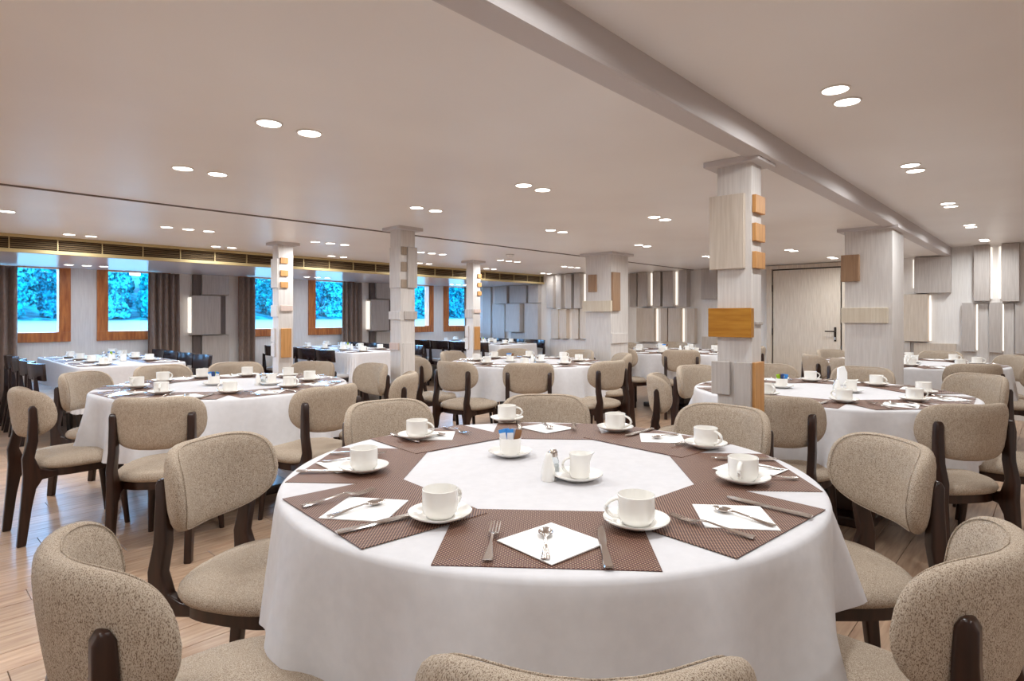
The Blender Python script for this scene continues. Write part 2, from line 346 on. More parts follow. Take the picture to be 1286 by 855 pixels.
column(2.83, 2.95, 1.07, 1.24, .05, [(.025, 1.10, 1.27, 1.47, 1.83, wm), (.04, 1.06, 1.27, 1.14, 1.28, A_), (.025, 1.17, 1.26, .86, 1.02, g), (.02, 1.07, 1.15, .3, 1.02, g)],
       [(.02, 2.83, 2.95, 1.735, 1.82, O), (.02, 2.83, 2.95, 1.6, 1.685, O), (.02, 2.83, 2.95, 1.47, 1.55, O), (.015, 2.83, 2.95, .3, 1.02, O), (.01, 2.86, 2.95, 1.2, 1.215, g)],
       'slim white square column with a gold block, under the ceiling beam right of centre')
column(5.78, 6.26, 1.02, 1.38, .05, [(.04, 1.26, 1.4, 1.54, 1.77, 'brown_block'), (.03, 1.05, 1.4, 1.18, 1.31, 'beige_block')], [],
       'wide pale column with one brown block, in front of the door edge')
column(5.93, 6.31, 3.9, 4.27, .05, [(.02, 4.1, 4.22, 1.53, 1.74, 'brown_block'), (.04, 3.88, 4.29, 1.29, 1.42, 'beige_block')],
       [(.03, 5.93, 6.09, 1.3, 1.76, 'brown_block'), (.02, 5.93, 6.28, .91, 1.03, LT), (.02, 6.19, 6.31, .5, .7, O)],
       'wide white column behind the middle round table, with brown squares and a beige strip')
gb = 'grey_brown_block'
column(3.02, 3.17, 4.09, 4.24, .05, [(.01, 4.09, 4.24, 1.48, 1.83, LT), (.012, 4.09, 4.25, 1.21, 1.28, LT), (.012, 4.11, 4.24, .95, 1.01, 'pinkish_block')],
       [(.012, 3.02, 3.075, 1.76, 1.83, gb), (.012, 3.02, 3.075, 1.62, 1.7, gb), (.012, 3.02, 3.075, 1.48, 1.55, gb), (.022, 3.08, 3.18, 1.48, 1.83, g), (.022, 3.05, 3.18, 1.21, 1.28, g), (.01, 3.04, 3.16, .3, 1.01, LT)],
       'slim white square column between the left and middle round tables, with grey-brown cubes')
column(5.57, 5.71, 5.9, 6.04, .05, [(.015, 5.9, 6.05, 1.21, 1.33, g), (.015, 5.98, 6.05, .95, 1.1, LT), (.015, 5.98, 6.05, .78, .94, LT)],
       [(.015, 5.65, 5.72, 1.76, 1.82, O), (.015, 5.65, 5.72, 1.64, 1.7, O), (.015, 5.65, 5.72, 1.52, 1.58, O), (.01, 5.58, 5.71, 1.28, 1.33, 'pinkish_block'), (.01, 5.59, 5.7, .77, 1.09, O)],
       'slim white square column in front of the rightmost window, with a tall orange panel')
column(2.8, 2.96, 5.87, 6.0, .05, [(.015, 5.87, 6.01, 1.53, 1.83, LT), (.015, 5.87, 6.01, 1.23, 1.35, LT), (.015, 5.93, 6.01, .97, 1.11, LT), (.015, 5.93, 6.01, .82, .96, LT)],
       [(.014, 2.82, 2.9, 1.78, 1.84, O), (.014, 2.82, 2.9, 1.65, 1.71, O), (.014, 2.82, 2.9, 1.53, 1.59, O), (.012, 2.82, 2.95, 1.29, 1.35, 'pinkish_block'), (.014, 2.825, 2.935, .81, 1.11, O)],
       'slim white square column with three orange cubes and an orange panel, behind the left round table')

# ---------------------------------------------------------------- downlights
ring_me = MB().lathe([(.052, 0), (.052, -.004), (.045, -.005), (.045, 0)], 24).mesh('ring', 'ring', smooth=True)
lens_me = MB().lathe([(.0449, 0), (.0449, -.003), (.03, -.004), (0, -.0042)], 24).mesh('lens', 'glow', smooth=True)
lamp = bpy.data.lights.new('downlight_lamp', 'AREA'); lamp.shape = 'DISK'; lamp.size = .085; lamp.energy = LAMP_W; lamp.color = LAMP_COL; lamp.spread = R_(170)
ords = ['first', 'second', 'third', 'fourth', 'fifth', 'sixth', 'seventh', 'eighth']
dim = lamp.copy(); dim.energy = LAMP_W*.25   # the small lamps under the soffit are dimmer
def downlight(x, y, z, label, group):
    o = tag(empty('downlight', (x, y, z)), label, 'ceiling light', group)
    place(ring_me, 'ring', o); place(lens_me, 'lens', o)
    q = bpy.data.objects.new('lamp', dim if z < 1.9 or (x > 8 and y > 6) else lamp); COL.objects.link(q); q.location = (0, 0, -.012); q.parent = o
def light_row(alist, offs, b, z, rowname, vis):
    n = 0
    for a in alist:
        if a > vis: n += 1
        for j, d in enumerate(offs):
            side = (['left', 'right'] if len(offs) == 2 else ['left', 'middle', 'right'])[j]
            if a > vis: lab = '%s downlight of the %s nearest set in %s' % (side, ords[n-1], rowname)
            else: lab = 'unseen round downlight added for light in %s' % rowname  # sets out of view, added to light the room
            downlight(a+d, b, z, lab, 'downlights of '+rowname)
light_row([-.35, 1.13, 2.63, 4.13, 5.62, 7.2], (-.085, .085), 2.27, CEIL, 'the row over the nearest table', 0)
light_row([-.35, 1.15, 2.65, 4.13, 5.62, 7.25], (-.085, .085), 3.29, CEIL, 'the row before the ceiling groove', 0)
light_row([8.5], (-.08, .08), 2.17, CEIL, 'the row before the door', 0)
light_row([-.5, 1.05, 2.55, 4.08, 5.63, 7.1, 8.55], (-.085, .085), .62, CEIL_R, 'the row right of the beam', 2)
light_row([-.5, 1.6, 4.6, 7.6], (-.085, .085), -1.0, CEIL_R, 'the row farthest right of the beam', 9)
light_row([-.9, .47, 1.85, 3.22, 4.58, 5.95, 7.36], (-.17, 0, .17), 5.58, CEIL, 'the row beyond the ceiling groove', .2)
light_row([-.1, 1.3, 2.6, 4.0, 5.4, 6.75, 8.17], (-.085, .085), 6.75, CEIL, 'the row beside the brass grille', .5)
light_row([-1.25, 1.67, 4.6, 7.5], (-.17, 0, .17), 8.35, SOF, 'the soffit above the windows', 1)
for x, y, lab in [(5.35, 5.0, 'small white smoke detector right of the groove near the middle columns'), (4.47, 6.1, 'small grey smoke detector before the grille, left of the central slim column')]:
    s_ = tag(empty('smoke_detector', (x, y, CEIL)), lab, 'smoke detector')
    MB().lathe([(.05, 0), (.05, -.012), (.035, -.03), (.0, -.032)], 20).build('body', 'ring', s_, smooth=True); MB().lathe([(.052, 0), (.052, -.004)], 20).build('base', 'groove', s_)

# ---------------------------------------------------------------- curtains
def curtain(a0, a1, lab, ph):
    n = int((a1-a0)*180); vs = []; fs = []
    rows = [(.04, 1.0), (.5, .98), (1.1, .95), (1.6, .9), (1.815, .85)]
    for z, am in rows:
        for i in range(n+1):
            t = i/n; x = a0+(a1-a0)*t; y = WB-.13+am*(.035*sin(x*2*pi/.085+ph+.8*sin(x*9+ph))+.012*sin(x*41+z*2))
            vs.append((x, y, z))
    for k in range(len(rows)-1):
        for i in range(n): fs.append((k*(n+1)+i, k*(n+1)+i+1, (k+1)*(n+1)+i+1, (k+1)*(n+1)+i))
    o = MB().add(vs, fs).build('curtain', 'curtain', smooth=True, angle=80); tag(o, lab, 'curtain')
    md = o.modifiers.new('thick', 'SOLIDIFY'); md.thickness = .004
curtain(.66, 1.11, 'taupe curtain hanging at the left edge, left of the first window', 0)
curtain(2.46, 2.84, 'taupe pleated curtain on the right of the second window from the left', 1)
curtain(3.66, 3.9, 'narrow taupe curtain left of the third window, behind the slim column', 2)
curtain(5.36, 5.77, 'taupe pleated curtain on the right of the fourth window from the left', 3)
curtain(6.56, 6.86, 'taupe curtain hidden behind the central slim column by the fifth window', 4)
curtain(8.2, 8.42, 'taupe curtain in the far corner right of the last window', 5)

# ---------------------------------------------------------------- upholstered chair
def super_pt(t, n):
    c, q = cos(t), sin(t); e = 2/n
    return abs(c)**e*(1 if c > 0 else -1), abs(q)**e*(1 if q > 0 else -1)
def back_mesh():
    HU, HV, TH, RR = .27, .135, .030, .25
    n = 48; rings = [0, .2, .4, .6, .75, .86, .93, .97, .99, 1.0]
    vs = []; fs = []
    def pt(u, v, off):
        s = u*HU*(1-.07*max(0, -v)) ; ang = s/RR; r = RR+off
        vv = v*HV*(1-.06*abs(u)**3)+.036*u*u*max(0, v)
        return (r*sin(ang), -.275+RR-r*cos(ang)-.13*vv+.0, .70+vv)
    for sgn in (1, -1):
        base = len(vs)
        for rr in rings:
            th = TH*max(0, 1-rr**7)**.5*(1+.12*(1-rr*rr))
            for i in range(n):
                x, y = super_pt(2*pi*i/n, 2.8); vs.append(pt(x*rr, y*rr, sgn*th))
        for k in range(len(rings)-1):
            for i in range(n):
                j = (i+1) % n; fs.append((base+k*n+i, base+k*n+j, base+(k+1)*n+j, base+(k+1)*n+i))
    m_ = MB().add(vs, fs); return m_.mesh('backrest', 'tweed', smooth=True, angle=75)
def piping_mesh():
    HU, HV, RR = .27, .135, .25; n = 64; pts = []
    for i in range(n+1):
        x, y = super_pt(2*pi*i/n, 2.8); s = x*.965*HU*(1-.07*max(0, -y)); vv = y*.965*HV*(1-.06*abs(x)**3)+.036*x*x*max(0, y); r = RR-.0165; ang = s/RR
        pts.append((r*sin(ang), -.275+RR-r*cos(ang)-.13*vv, .70+vv))
    return MB().tube(pts, .0016, 6).mesh('piping', 'tweed', smooth=True)
def make_chair():
    t = empty('upholstered_chair'); tag(t, 'x', 'chair')
    n = 40
    prof = [(.0, .392), (.5, .392), (.90, .394), (.97, .401), (1.0, .416), (.985, .431), (.93, .444), (.8, .454), (.55, .461), (.25, .463), (0, .4635)]
    place(MB().lathe(prof, n, 0, .0, 2.7, .245, .245).mesh('seat', 'tweed', smooth=True, angle=70), 'seat', t)
    place(back_mesh(), 'backrest', t); place(piping_mesh(), 'piping', t.children[1])
    place(MB().lathe([(.86, .350), (.92, .354), (.92, .393), (.86, .393), (.80, .388), (.80, .354), (.86, .350)], n, 0, 0, 3.2, .235, .235).mesh('seat_frame', 'walnut', smooth=True), 'seat_frame', t)
    side = [(-.315, 0), (-.275, 0), (-.250, .20), (-.232, .30), (-.205, .345), (-.16, .350), (-.10, .357), (-.10, .388), (-.17, .392), (-.215, .408), (-.238, .47), (-.252, .56), (-.268, .68), (-.272, .735), (-.282, .752), (-.296, .752), (-.306, .735), (-.306, .68), (-.300, .56), (-.292, .47), (-.288, .38), (-.296, .25)]
    for s_ in (-1, 1):
        x0, x1 = sorted((s_*.165, s_*.200))
        # upper part of the post follows the outside of the curved back
        P = [(y+(.043 if z > .6 else .03 if z > .5 else .0), z) for y, z in side]
        place(MB().prism(P, x0, x1).mesh('rear_leg', 'walnut', smooth=True, bevel=.010, seg=3, angle=50), 'rear_leg', t)
        place(MB().tube([(s_*.192, .205, 0), (s_*.180, .185, .20), (s_*.170, .165, .365)], [.014, .019, .025], 10).mesh('front_leg', 'walnut', smooth=True), 'front_leg', t)
    return t
def make_dark_chair():
    t = empty('dark_chair'); tag(t, 'x', 'chair')
    n = 14; vs = []; fs = []
    for z0, z1 in [(.64, .80)]:
        for i in range(n+1):
            u = -1+2*i/n; x = .235*u; y = -.235+.075*(u*u)-.0
            for dy, z in ((-.012, z0), (.012, z0), (.0, z1), (-.024, z1)): vs.append((x, y+dy, z-.012*(1-u*u)*(z == z0)*-1))
        for i in range(n):
            for k in range(4): fs.append((i*4+k, i*4+(k+1) % 4, i*4+4+(k+1) % 4, i*4+4+k))
        fs.append((3, 2, 1, 0)); fs.append((n*4, n*4+1, n*4+2, n*4+3))
    place(MB().add(vs, fs).mesh('backrest', 'blackwood', smooth=True, bevel=.004), 'backrest', t)
    place(MB().lathe([(0, .43), (.97, .43), (1, .445), (.97, .465), (.8, .475), (0, .478)], 28, 0, .01, 5, .215, .21).mesh('seat', 'greyseat', smooth=True), 'seat', t)
    place(MB().box(-.21, .21, -.20, .21, .37, .43).mesh('seat_frame', 'blackwood', bevel=.004), 'seat_frame', t)
    P = [(-.30, 0), (-.262, 0), (-.215, .36), (-.19, .43), (-.19, .48), (-.21, .66), (-.235, .68), (-.238, .48), (-.24, .40)]
    for s_ in (-1, 1):
        x0, x1 = sorted((s_*.155, s_*.195)); place(MB().prism(P, x0, x1).mesh('rear_leg', 'blackwood', bevel=.004), 'rear_leg', t)
        place(MB().tube([(s_*.195, .2, 0), (s_*.185, .185, .38)], [.016, .024], 8).mesh('front_leg', 'blackwood', smooth=True), 'front_leg', t)
    return t
chair_p = Proto(make_chair()); dark_p = Proto(make_dark_chair())

# ---------------------------------------------------------------- tables and cloths
def smooth_noise(k, seed):
    rnd = random.Random(seed); ph = [(rnd.randint(6, 12+k*2), rnd.uniform(0, 6.28), rnd.uniform(.5, 1)) for _ in range(k)]
    tot = sum(a for *_, a in ph)
    return lambda t: sum(a*sin(f*t+p) for f, p, a in ph)/tot
def round_cloth(R, seed, hem):
    f = smooth_noise(5, seed); g_ = smooth_noise(3, seed+50); n = 240
    vs = [(0, 0, .752)]; fs = []
    rings = [(.3, .752, 0), (.6, .752, 0), (R-.012, .752, 0), (R-.003, .7505, 0), (R+.003, .746, 0), (R+.006, .738, 0)]
    K = 12
    rows = list(rings)
    for k in range(1, K+1): rows.append((None, k/K, k/K))
    rings = rows
    for r, z, t in rings:
        for i in range(n):
            th = 2*pi*i/n
            if r is not None: rr, zz_ = r, z
            else:
                w_ = f(th); rg = (1-abs(sin(6.5*th+1.3*sin(2*th+seed))))**3; fold = (max(-.3, w_)+.1)*.10*t**.9+.05*rg*t*(.5+.5*max(0, sin(th*1.5+seed)))
                rr = R+.008+.020*t+fold; zz_ = .738-(.738-hem-.035*g_(th))*t
            vs.append((rr*cos(th), rr*sin(th), zz_))
    for i in range(n): fs.append((0, 1+i, 1+(i+1) % n))
    for k in range(len(rings)-1):
        for i in range(n):
            j = (i+1) % n; fs.append((1+k*n+i, 1+(k+1)*n+i, 1+(k+1)*n+j, 1+k*n+j))
    return MB().add(vs, fs)
TABLES = {}
def round_table(key, a, b, name, seed, hem=.42, R=.81):
    t = tag(empty('round_table', (a, b, 0)), 'dark wooden pedestal under the cloth of the %s' % name, 'table')
    MB().lathe([(R-.02, .715), (R-.005, .72), (R-.005, .744), (R-.02, .749)], 64).build('tabletop', 'walnut', t, smooth=True)
    MB().box(-.21, .21, -.21, .21, .06, .715).build('pedestal', 'walnut', t, bevel=.01)
    MB().box(-.33, .33, -.33, .33, 0, .06).build('base', 'walnut', t, bevel=.012)
    c = round_cloth(R, seed, hem).build('tablecloth', 'cloth', None, (a, b, 0), smooth=True, angle=80)
    tag(c, 'white cloth hanging in folds over the %s' % name, 'tablecloth')
    TABLES[key] = (a, b, name)
round_table('T1', 1.48, 1.22, 'nearest round table', 11)
round_table('T2', 1.70, 4.34, 'left round table', 22)
round_table('T3', 4.73, 4.17, 'middle round table', 33)
round_table('T4', 7.48, 3.85, 'rearmost round table', 44)
round_table('T5', 4.21, 1.12, 'right round table', 55)
round_table('T6', 7.33, 1.14, 'far right round table', 66)
def clock(theta, used):
    # camera-relative direction of a seat (theta in room degrees); six o'clock is nearest the camera
    d = (42.9-theta) % 360; h = round(d/30) % 12
    for k in (0, 1, -1, 2, -2):
        if (h+k) % 12 not in used: h = (h+k) % 12; break
    used.add(h)
    return ['twelve', 'one', 'two', 'three', 'four', 'five', 'six', 'seven', 'eight', 'nine', 'ten', 'eleven'][h]
CH = dict(
 T1=[(-138, 1.27), (177, 1.285), (130, 1.174, -12), (81.5, 1.225), (40, 1.18), (-6, 1.21), (-46, 1.20), (-94, 1.18)],
 T2=[(-177, 1.19), (-127.5, 1.284), (-84, 1.26), (-45, 1.33), (-3.3, 1.25), (28, 1.14), (65, 1.1), (96, 1.155), (130, 1.16)],
 T3=[(-172, 1.28), (-138, 1.26), (-98, 1.246), (-42, 1.12), (1, 1.05), (52, 1.05), (105, 1.05), (150.5, 1.215)],
 T4=[(-150, 1.12), (-105, 1.12), (-60, 1.12), (-15, 1.12), (30, 1.1), (75, 1.1), (120, 1.1), (165, 1.1)],
 T5=[(-178, 1.10), (-130.7, 1.146), (-83, 1.2), (-35, 1.32), (1, 1.2), (37, 1.2), (72, 1.2), (118, 1.12)],
 T6=[(-147, 1.22), (-102, 1.1), (-52, 1.1), (-8, 1.1), (33, 1.1), (62, 1.08), (128, 1.05), (162, 1.14)])
for key, lst in CH.items():
    a, b, nm = TABLES[key]; used = set()
    for th, d, *dr in lst:
        t = R_(th); h = clock(th, used); e = t+R_(dr[0] if dr else 0)
        chair_p.put((a+d*cos(t)-.30*cos(e), b+d*sin(t)-.30*sin(e), 0), e+pi/2, "beige tweed dining chair at the %s o'clock seat of the %s" % (h, nm), 'tweed chairs around the '+nm)

# ---------------------------------------------------------------- tableware prototypes
def proto(name, mb, mt, cat, **k):
    o = mb.build(name, mt, **k); tag(o, 'x', cat); return o
mat_p = Proto(proto('placemat', MB().box(-.225, .225, -.17, .17, 0, .0016), 'mat', 'placemat'))
nk = MB(); h_ = .118
nk.add([(0, -h_, 0), (h_, 0, 0), (0, h_, 0), (-h_, 0, 0), (0, -h_, .0016), (h_, .0, .003), (0, h_, .0016), (-h_, 0, .0018), (0, 0, .0032)],
       [(0, 3, 2, 1), (0, 1, 5, 4), (1, 2, 6, 5), (2, 3, 7, 6), (3, 0, 4, 7), (4, 5, 8), (5, 6, 8), (6, 7, 8), (7, 4, 8)])
nk_root = proto('napkin', nk, 'napkin', 'napkin'); napkin_p = Proto(nk_root)
# saucer, cup
saucer_p = Proto(proto('saucer', MB().lathe([(0, .001), (.036, 0), (.040, .003), (.055, .008), (.070, .015), (.0765, .019), (.0765, .0215), (.070, .018), (.055, .0115), (.041, .0065), (.035, .0075), (.030, .006), (0, .006)], 48), 'china', 'saucer', smooth=True, angle=60))
def make_cup():
    c = empty('coffee_cup'); tag(c, 'x', 'cup')
    MB().lathe([(0, .004), (.028, .004), (.029, 0), (.032, 0), (.035, .005), (.0405, .011), (.0425, .021), (.0425, .060), (.0430, .066), (.0415, .067), (.0400, .060), (.0400, .022), (.037, .013), (.028, .008), (0, .007)], 40).build('body', 'china', c, smooth=True, angle=60)
    pts = []
    for i in range(13):
        t = -pi*.5+pi*i/12; pts.append((.040+.030*cos(t), 0, .036+.0215*sin(t)))
    MB().tube(pts, [.0048]+[.0042]*11+[.0048], 10, 1.5).build('handle', 'china', c, smooth=True)
    return c
cup_p = Proto(make_cup())
# cutlery (lying along +y, handle end at -y)
fk = MB(); fk.ribbon([(0, -.100, .0100, .001), (0, -.092, .0112, .001), (0, -.07, .0085, .002), (0, -.03, .0036, .006), (0, .005, .003, .010), (0, .02, .006, .010), (0, .032, .0108, .006), (0, .045, .0122, .003)], .0022)
for k in range(4):
    x = -.0102+k*.0068; fk.ribbon([(x, .044, .0020, .003), (x, .07, .0017, .0035), (x, .100, .0011, .008)], .0018)
fork_p = Proto(proto('fork', fk, 'steel', 'fork', smooth=True))
kn = MB().ribbon([(0, -.108, .008, .001), (0, -.10, .0108, .001), (0, -.07, .0098, .001), (0, -.02, .0076, .001), (0, -.005, .0070, .002), (0, .0, .0085, .002), (.001, .05, .0105, .002), (.002, .085, .0095, .002), (.005, .105, .004, .002), (.007, .110, .0008, .002)], .0032)
knife_p = Proto(proto('table_knife', kn, 'steel', 'knife', smooth=True))
sp_ = MB().ribbon([(0, -.085, .0085, .001), (0, -.077, .0098, .001), (0, -.055, .0070, .002), (0, -.02, .0034, .006), (0, .012, .0028, .0085), (0, .022, .005, .0075)], .0022)
vs = []; fs = []
rn = 7; n = 24
for k in range(rn):
    rr = k/(rn-1)
    for i in range(n):
        t = 2*pi*i/n; y = sin(t); x = cos(t)*(1-.12*y)
        vs.append((.0165*rr*x, .047+.0255*rr*y, .001+.0085*rr*rr))
for k in range(rn-1):
    for i in range(n): j = (i+1) % n; fs.append((k*n+i, k*n+j, (k+1)*n+j, (k+1)*n+i))
m0 = len(vs); vs += [(x, y, z-.0009) for x, y, z in vs]; fs += [tuple(q+m0 for q in f[::-1]) for f in fs]
fs += [((rn-1)*n+i, (rn-1)*n+(i+1) % n, m0+(rn-1)*n+(i+1) % n, m0+(rn-1)*n+i) for i in range(n)]
sp_.add(vs, fs)
spoon_p = Proto(proto('teaspoon', sp_, 'steel', 'spoon', smooth=True, angle=60))
TZ = .7525
CUPS = {('T1', 7): (.92, 1.09), ('T1', 0): (1.2, .72), ('T1', 1): (1.73, .68), ('T1', 2): (2.09, .96), ('T1', 3): (2.13, 1.38), ('T1', 4): (1.98, 1.87), ('T1', 5): (1.46, 1.87), ('T1', 6): (1.04, 1.60)}
def setting(key, i, th, h, cup_dir=None, jig=0, cutlery=True, tag_extra=''):
    a, b, nm = TABLES[key]; t = R_(th); c, s_ = cos(t), sin(t); rnd = random.Random(key+str(i))
    P = lambda r, q: (a+r*c-q*s_, b+r*s_+q*c)
    rz = t+pi/2; pl = "at the %s o'clock seat of the %s" % (h, nm); z0 = TZ+.0017*(i % 2 if i < 8 else 2)
    x, y = P(.60, 0); mat_p.put((x, y, z0), rz, 'brown woven placemat '+pl, 'woven placemats on the '+nm)
    z1 = TZ+.0036+(.0017 if i >= 8 else 0)
    x, y = P(.645, .005+rnd.uniform(-.01, .01)); napkin_p.put((x, y, z1), rz+rnd.uniform(-.12, .12)*jig, 'white napkin under the teaspoon '+pl, 'napkins on the '+nm)
    x, y = CUPS.get((key, i), P(.511, .205)); saucer_p.put((x, y, z1), 0, 'white saucer under the cup '+pl, 'saucers on the '+nm)
    cd = R_(cup_dir) if cup_dir is not None else t+rnd.uniform(-2.2, 2.2)
    cup_p.put((x, y, z1+.0072), cd, 'white coffee cup '+pl, 'coffee cups on the '+nm)
    if cutlery:
        x, y = P(.655+rnd.uniform(-.01, .01)*jig, -.115); fork_p.put((x, y, z1+.003), rz+rnd.uniform(-.15, .15)*jig, 'steel fork left of napkin '+pl, 'forks on the '+nm)
        x, y = P(.668, .122); knife_p.put((x, y, z1+.003), rz+rnd.uniform(-.12, .12)*jig, 'steel knife right of napkin '+pl, 'knives on the '+nm)
        x, y = P(.66, .0); spoon_p.put((x, y, z1+.0034), rz+rnd.uniform(-.25, .25)*jig, 'steel teaspoon on the napkin '+pl, 'teaspoons on the '+nm)
cupdirs = {0: 133, 1: 178, 2: -100, 3: -78, 4: -50, 5: -62, 6: 43, 7: 5}
used = set()
for k in range(8):
    th = -140.7+45*k; setting('T1', k, th, clock(th, used), cup_dir={0: 133, 1: -168, 2: -105, 3: -78, 4: -50, 5: -62, 6: 43, 7: 5}[k] if True else None, jig=.0 if k == 0 else 1)
SEATS = dict(T2=[-176, -132, -90, -48, -5, 32, 66, 98, 137], T3=[-163+45*k for k in range(8)], T4=[-150+45*k for k in range(8)], T5=[-177+45*k for k in range(8)], T6=[-147+45*k for k in range(8)])
for key, l_ in SEATS.items():
    used = set()
    for k, th in enumerate(l_): setting(key, k, th, clock(th, used), jig=1)

# centre pieces
def creamer():
    c = empty('creamer_jug'); tag(c, 'x', 'jug'); mb = MB()
    mb.lathe([(0, .002), (.026, 0), (.030, .004), (.031, .010), (.030, .045), (.031, .060), (.0335, .072), (.0315, .072), (.029, .060), (.028, .045), (.028, .012), (0, .010)], 40)
    for i, (x, y, z) in enumerate(mb.v):
        if z > .045 and x > 0:
            k = ((z-.045)/.027)**1.5*max(0, x/.033)**4*max(0, 1-abs(y)/.02); mb.v[i] = (x+.012*k, y*(1-.3*k), z+.004*k)
    mb.build('body', 'china', c, smooth=True, angle=60)
    pts = [(-.030+.0-.022*cos(u), 0, .036+.022*sin(u)) for u in [(-pi/2+pi*i/12) for i in range(13)]]
    MB().tube(pts, .0036, 8, 1.3).build('handle', 'china', c, smooth=True)
    MB().lathe([(0, .050), (.0285, .050)], 24).build('milk', 'napkin', c)
    return c
def sugar():
    c = empty('sugar_bowl'); tag(c, 'x', 'bowl')
    MB().lathe([(0, .002), (.028, 0), (.033, .004), (.036, .012), (.038, .050), (.0385, .058), (.037, .058), (.036, .050), (.034, .012), (0, .009)], 40).build('body', 'china', c, smooth=True, angle=60)
    return c
def shaker():
    c = empty('pepper_shaker'); tag(c, 'x', 'shaker')
    MB().lathe([(0, 0), (.019, 0), (.020, .004), (.018, .045), (.0125, .062), (0, .063)], 20).build('body', 'glass', c, smooth=True)
    MB().lathe([(0, .003), (.0155, .003), (.0150, .035), (0, .036)], 16).build('filling', 'salt', c, smooth=True)
    MB().lathe([(.0135, .060), (.0135, .074), (.009, .081), (0, .083)], 20).build('lid', 'steel', c, smooth=True)
    return c
def salt():
    c = empty('salt_shaker'); tag(c, 'x', 'shaker')
    MB().lathe([(0, 0), (.021, 0), (.022, .006), (.020, .035), (.012, .064), (.0105, .078), (.006, .083), (0, .084)], 20).build('body', 'china', c, smooth=True)
    MB().lathe([(.003, .0838), (.003, .0846), (0, .0848)], 8).build('hole', 'darkmetal', c)
    return c
jug_p, sug_p, pep_p, sal_p = Proto(creamer()), Proto(sugar()), Proto(shaker()), Proto(salt())
sach = {}
for mname in ('paper_white', 'paper_blue', 'paper_navy', 'paper_green', 'paper_brown', 'paper_grey'):
    sach[mname] = MB().box(-.011, .011, -.0018, .0018, 0, .066).mesh('sugar_sachet', mname, bevel=.0012, seg=1)
stripe = MB().box(-.0112, .0112, -.002, .002, .054, .0662).mesh('printed_top', 'paper_blue')
def sachets(x, y, z, nm, cols):
    n = len(cols); seen = {}
    for i, cname in enumerate(cols):
        u = -1+2*(i+.5)/n; px = .020*u; py = .010*(1 if i % 2 else -1)
        o = place(sach[cname], 'sugar_sachet', None, (x+.68*px+.733*py*.8, y-.733*px+.68*py*.8, z+.022), R_(-47)+.25*u)
        o.rotation_euler = (0, .28*u, R_(-47)+.2*(i % 3-1)); cn = cname[6:]
        w_ = ('leftmost ' if i == cols.index(cname) else 'right-hand ') if cols.count(cname) > 1 else ''
        tag(o, w_+'%s paper sachet standing in the sugar bowl on the %s' % (cn, nm), 'sachet', '%s sachets on the %s' % (cn, nm))
        if cname == 'paper_white': place(stripe, 'printed_top', o)
def centre(key, cpos, spos, spout=-47, cols=('paper_white', 'paper_blue', 'paper_white', 'paper_grey', 'paper_brown')):
    nm = TABLES[key][2]; x, y = cpos
    saucer_p.put((x, y, TZ), 0, 'white saucer under the creamer jug on the %s' % nm, 'saucers under jugs')
    jug_p.put((x+.008*.68, y-.008*.733, TZ+.0072), R_(spout), 'small white creamer jug with a spout on the %s' % nm, 'creamer jugs')
    sal_p.put((x-.066, y+.058, TZ+.0), 0, 'white tapered salt shaker left of the creamer on the %s' % nm, 'salt shakers')
    pep_p.put((x-.018, y+.078, TZ), 0, 'glass pepper shaker with metal lid behind the creamer on the %s' % nm, 'pepper shakers')
    x, y = spos
    saucer_p.put((x, y, TZ), 0, 'white saucer under the sugar bowl on the %s' % nm, 'saucers under sugar bowls')
    sug_p.put((x, y, TZ+.0072), 0, 'white sugar bowl full of paper sachets on the %s' % nm, 'sugar bowls')
    sachets(x, y, TZ+.0072, nm, cols)
centre('T1', (1.43, 1.06), (1.51, 1.41))
centre('T2', (1.90, 4.10), (1.62, 4.38), cols=('paper_white', 'paper_blue', 'paper_navy', 'paper_green', 'paper_white'))
centre('T3', (4.75, 4.0), (4.55, 4.25))
centre('T4', (7.50, 3.72), (7.42, 4.0))
centre('T5', (4.24, .98), (4.18, 1.38), cols=('paper_green', 'paper_brown', 'paper_navy', 'paper_white', 'paper_blue'))
centre('T6', (7.30, 1.1), (7.2, 1.4))
# standing folded napkin on the right round table
fn = MB(); prof = [(-.035, 0), (.035, 0), (.032, .09), (.012, .135), (-.03, .12)]
fn.add([(x, -.012, z) for x, z in prof]+[(x*.8, .02, z*.96) for x, z in prof], [(0, 1, 2, 3, 4), (9, 8, 7, 6, 5)]+[(i, i+5, (i+1) % 5+5, (i+1) % 5) for i in range(5)])
o = fn.build('folded_napkin', 'napkin', None, (4.62, 1.12, TZ+.004), R_(-47), bevel=.004); tag(o, 'tall white napkin folded upright, standing on the right round table', 'napkin')

